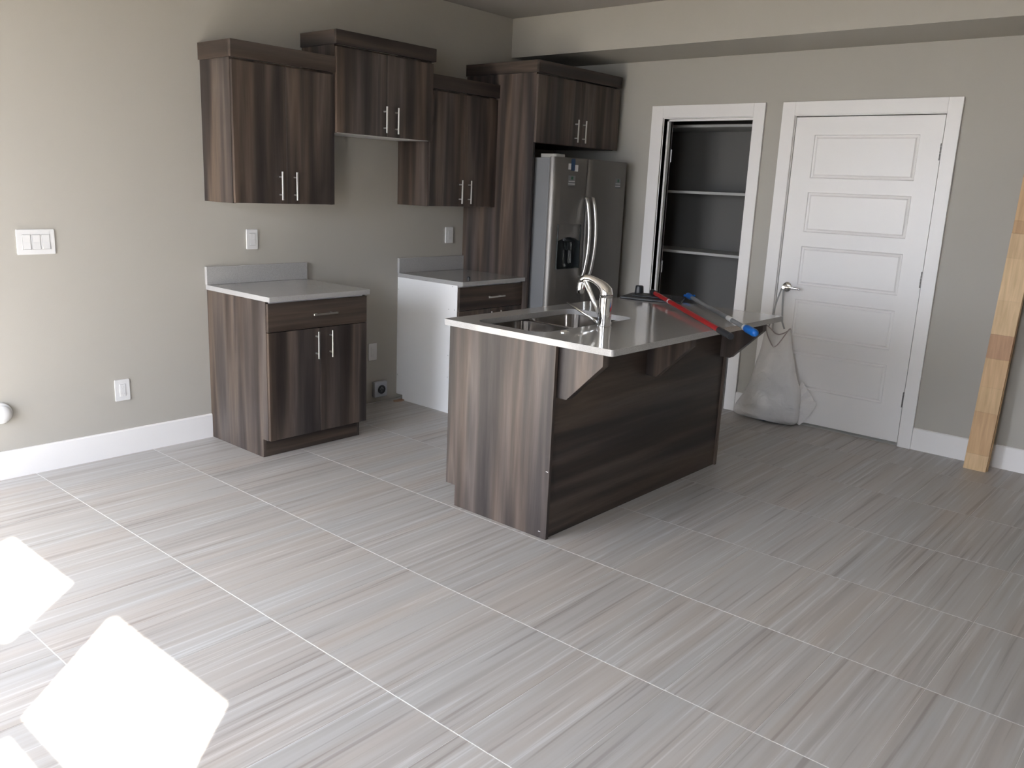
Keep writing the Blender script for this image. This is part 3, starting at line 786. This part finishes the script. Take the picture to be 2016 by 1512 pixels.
bm = new(); lathe(bm, [(.031, 0), (.031, .006), (.027, .008), (.026, .003), (0, .003)], (-1.832, -.030, .097), (0, -1, 0), 24)
o = obj('socket', bm, BLACK, T, autos=True)
bm = new()
for dx, dz in ((-.010, .004), (.010, .004), (0, -.012), (0, .014)): box(bm, -1.832 + dx - .002, -1.832 + dx + .002, -.0345, -.0325, .097 + dz - .005, .097 + dz + .005)
obj('slots', bm, ZINC, o)['kind'] = 'stuff'
T = thing('wall_vent', 'round white domed vent low on the wall at the left edge of the photo', 'vent', (-4.232, 0, .337))
bm = new(); lathe(bm, [(.053, 0), (.053, .010), (.049, .016), (.042, .018)], (-4.232, -.0005, .337), (0, -1, 0), 32); obj('collar', bm, PLAS, T, autos=True)
bm = new(); lathe(bm, [(.040, .017), (.040, .030), (.034, .036), (.018, .039), (0, .040)], (-4.232, -.0005, .337), (0, -1, 0), 32); obj('dome', bm, PLAS, T, autos=True)
bm = new(); prism(bm, [(-1.745, -.055), (-1.66, -.050), (-1.652, -.085), (-1.70, -.092), (-1.75, -.075)], 'Z', .0003, .008, bev=.0015)
tag(obj('wood_shim', bm, CARD, origin=(-1.70, -.07, 0)), 'small brown wooden shim on the floor by the white cabinet side', 'shim')

# ------------------------------------------------------------------ leaning boards
def board(label, z_foot, foot, top, width, thick, cuts, cols):
    """foot/top = (x,y) of the front-left lower corner at the floor and (x,y,z) of it at the top"""
    f = Vector((foot[0], foot[1], z_foot)); tp = Vector(top); d = (tp - f); L = d.length; d.normalize()
    T = thing('wooden_board', label, 'board', f, 'wooden boards leaning on the right wall')
    wdir = Vector((0, -1, 0)); wdir = (wdir - d * wdir.dot(d)).normalized(); n = d.cross(wdir)
    if n.x < 0: n = -n
    e = [0] + cuts + [L]
    for i in range(len(e) - 1):
        a, b = e[i] + (.0002 if i else 0), e[i + 1] - .0002
        bm = new(); vs = []
        t = bmesh.new()
        P = [f + d * s + wdir * w * width + n * h * thick for s in (a, b) for w in (0, 1) for h in (0, 1)]
        v = [t.verts.new(p) for p in P]
        for q in ((0, 1, 3, 2), (4, 6, 7, 5), (0, 4, 5, 1), (2, 3, 7, 6), (0, 2, 6, 4), (1, 5, 7, 3)): t.faces.new([v[k] for k in q])
        bmesh.ops.recalc_face_normals(t, faces=t.faces[:])
        bmesh.ops.bevel(t, geom=t.edges[:], offset=.0006, segments=1, affect='EDGES'); merge(bm, t)
        o = obj('wood_block', bm, PINE, T); o.color = cols[i % len(cols)]
c0 = [(.62, .43, .24, 1), (.55, .35, .18, 1), (.60, .41, .22, 1), (.59, .39, .21, 1), (.46, .27, .15, 1), (.62, .44, .25, 1), (.66, .47, .27, 1), (.60, .42, .24, 1), (.58, .38, .20, 1)]
board('shorter pale finger-jointed wooden board leaning in front of the longer one', .001, (-.172, -3.395), (-.0955, -3.422, 1.388), .122, .022,
      [.098, .352, .502, .671, .812, 1.010, 1.251], c0)
c1 = [(.52, .33, .17, 1), (.58, .38, .20, 1), (.48, .29, .15, 1), (.60, .41, .23, 1)]
board('longer wooden board behind, rising past the shorter one out of the picture', .001, (-.146, -3.400), (-.0245, -3.431, 2.25), .122, .020,
      [.3, .62, .9, 1.2, 1.46, 1.70, 1.95], c1)

# ------------------------------------------------------------------ rubbish bag hanging from the lever
T = thing('rubbish_bag', 'translucent white rubbish bag hung by its drawstrings from the door lever', 'bag', (-.10, -2.1, 0))
rows = [  # z, y_left, y_right, half depth
    (.003, -1.885, -2.27, .045), (.012, -1.865, -2.31, .062), (.04, -1.862, -2.342, .078), (.09, -1.885, -2.352, .085), (.16, -1.925, -2.348, .084),
    (.25, -1.957, -2.325, .077), (.34, -1.975, -2.29, .067), (.42, -1.992, -2.258, .055), (.50, -2.005, -2.232, .042), (.66, -2.012, -2.192, .034)]
bm = new(); N = 40; rings = []
for z, yl, yr, hd in rows:
    cy, ry = (yl + yr) / 2, abs(yl - yr) / 2; cx = -.028 - hd
    R = []
    for j in range(N):
        a = 2 * PI * j / N; ca, sa = math.cos(a), math.sin(a)
        x = cx + hd * math.copysign(abs(ca) ** .85, ca); y = cy + ry * math.copysign(abs(sa) ** .8, sa)
        k = noise.noise(Vector((x * 9, y * 14, z * 5))) * .022 + noise.noise(Vector((y * 38, z * 9, 3))) * .008
        k *= min(1, z * 12) if z < .5 else .5
        if z < .02: k *= .2
        R.append(bm.verts.new((min(x + k * ca, -.0215), y + k * sa, z)))
    rings.append(R)
for a, b in zip(rings, rings[1:]):
    for j in range(N): bm.faces.new((a[j], a[(j + 1) % N], b[(j + 1) % N], b[j]))
bm.faces.new(rings[0][::-1])
# raised side lobes of the neck, dipping in the middle of the front rim
cx_ = -.062; RIM = []
for v in rings[-1]:
    wf = min(1, max(0, .5 - (v.co.x - cx_) / .068)); u = min(1, abs(v.co.y + 2.102) / .09) ** 1.5
    v.co.z = .672 - (1 - u) * (.06 + .085 * wf); RIM.append(v.co.copy())
o = obj('bag_skin', bm, BAGM, T, smooth=True)
m = o.modifiers.new('sub', 'SUBSURF'); m.levels = 1; m.render_levels = 2
bm = new()                                             # loose corner flap
fl = [(-2.30, .035), (-2.338, .014), (-2.362, .040), (-2.392, .088), (-2.420, .140), (-2.436, .178), (-2.438, .192), (-2.418, .205), (-2.392, .232), (-2.366, .268), (-2.34, .30), (-2.31, .33)]
for k_ in range(len(fl) - 1):
    a_, b_ = fl[k_], fl[k_ + 1]; c_ = (-2.30, .17)
    q_ = [bm.verts.new((-.073 + .012 * math.sin(p_[0] * 55 + p_[1] * 30), p_[0], p_[1])) for p_ in (a_, b_, c_)]
    bm.faces.new(q_)
bmesh.ops.remove_doubles(bm, verts=bm.verts[:], dist=.0005)
obj('corner_flap', bm, BAGM, T)
bm = new()                                             # crumpled dark refuse inside
bmesh.ops.create_icosphere(bm, subdivisions=4, radius=1)
for v in bm.verts:
    k = 1 + .75 * noise.noise(v.co * 2.4) + .25 * noise.noise(v.co * 6)
    v.co = Vector((-.112 + v.co.x * .052 * k, -2.12 + v.co.y * .165 * min(k, 1.2) * (1 - .5 * max(0, v.co.z)), .155 + v.co.z * .165 * k))
    v.co.x = max(v.co.x, -.182)
    v.co.z = max(.012, v.co.z)
rm, rnt, rp = mat('refuse_mixed'); rtc = nd(rnt, 'ShaderNodeTexCoord'); rn = nd(rnt, 'ShaderNodeTexNoise')
rn.inputs['Scale'].default_value = 11; rn.inputs['Detail'].default_value = 2; rnt.links.new(rtc.outputs['Object'], rn.inputs['Vector'])
rnt.links.new(ramp(rnt, [(.42, (.02, .035, .06, 1)), (.50, (.14, .17, .22, 1)), (.58, (.75, .74, .70, 1))], rn.outputs['Fac']), rp.inputs['Base Color'])
obj('refuse', bm, rm, T, smooth=True)
bm = new()
CORD = simple('drawstring_grey', (.34, .34, .34, 1), .5, var=.05)
tube(bm, [(-.052, -2.092, .926), (-.056, -2.07, .84), (-.062, -2.046, .70), (-.066, -2.036, .655)], .0055, 8, flat=.5)
tube(bm, [(-.056, -2.108, .924), (-.060, -2.114, .82), (-.064, -2.128, .70), (-.066, -2.150, .655)], .0065, 8, flat=.5)
tube(bm, [(-.052, -2.090, .926), (-.058, -2.10, .9215), (-.056, -2.110, .925)], .0055, 8, flat=.5)
obj('drawstring', bm, CORD, T, smooth=True)
bm = new()
loop = [p + Vector((0, 0, -.004)) for p in RIM] + [RIM[0] + Vector((0, 0, -.004))]
tube(bm, loop, .0042, 8, caps=False); obj('hem_cord', bm, simple('hem_mauve', (.36, .31, .31, 1), .6, var=.1), T, smooth=True)
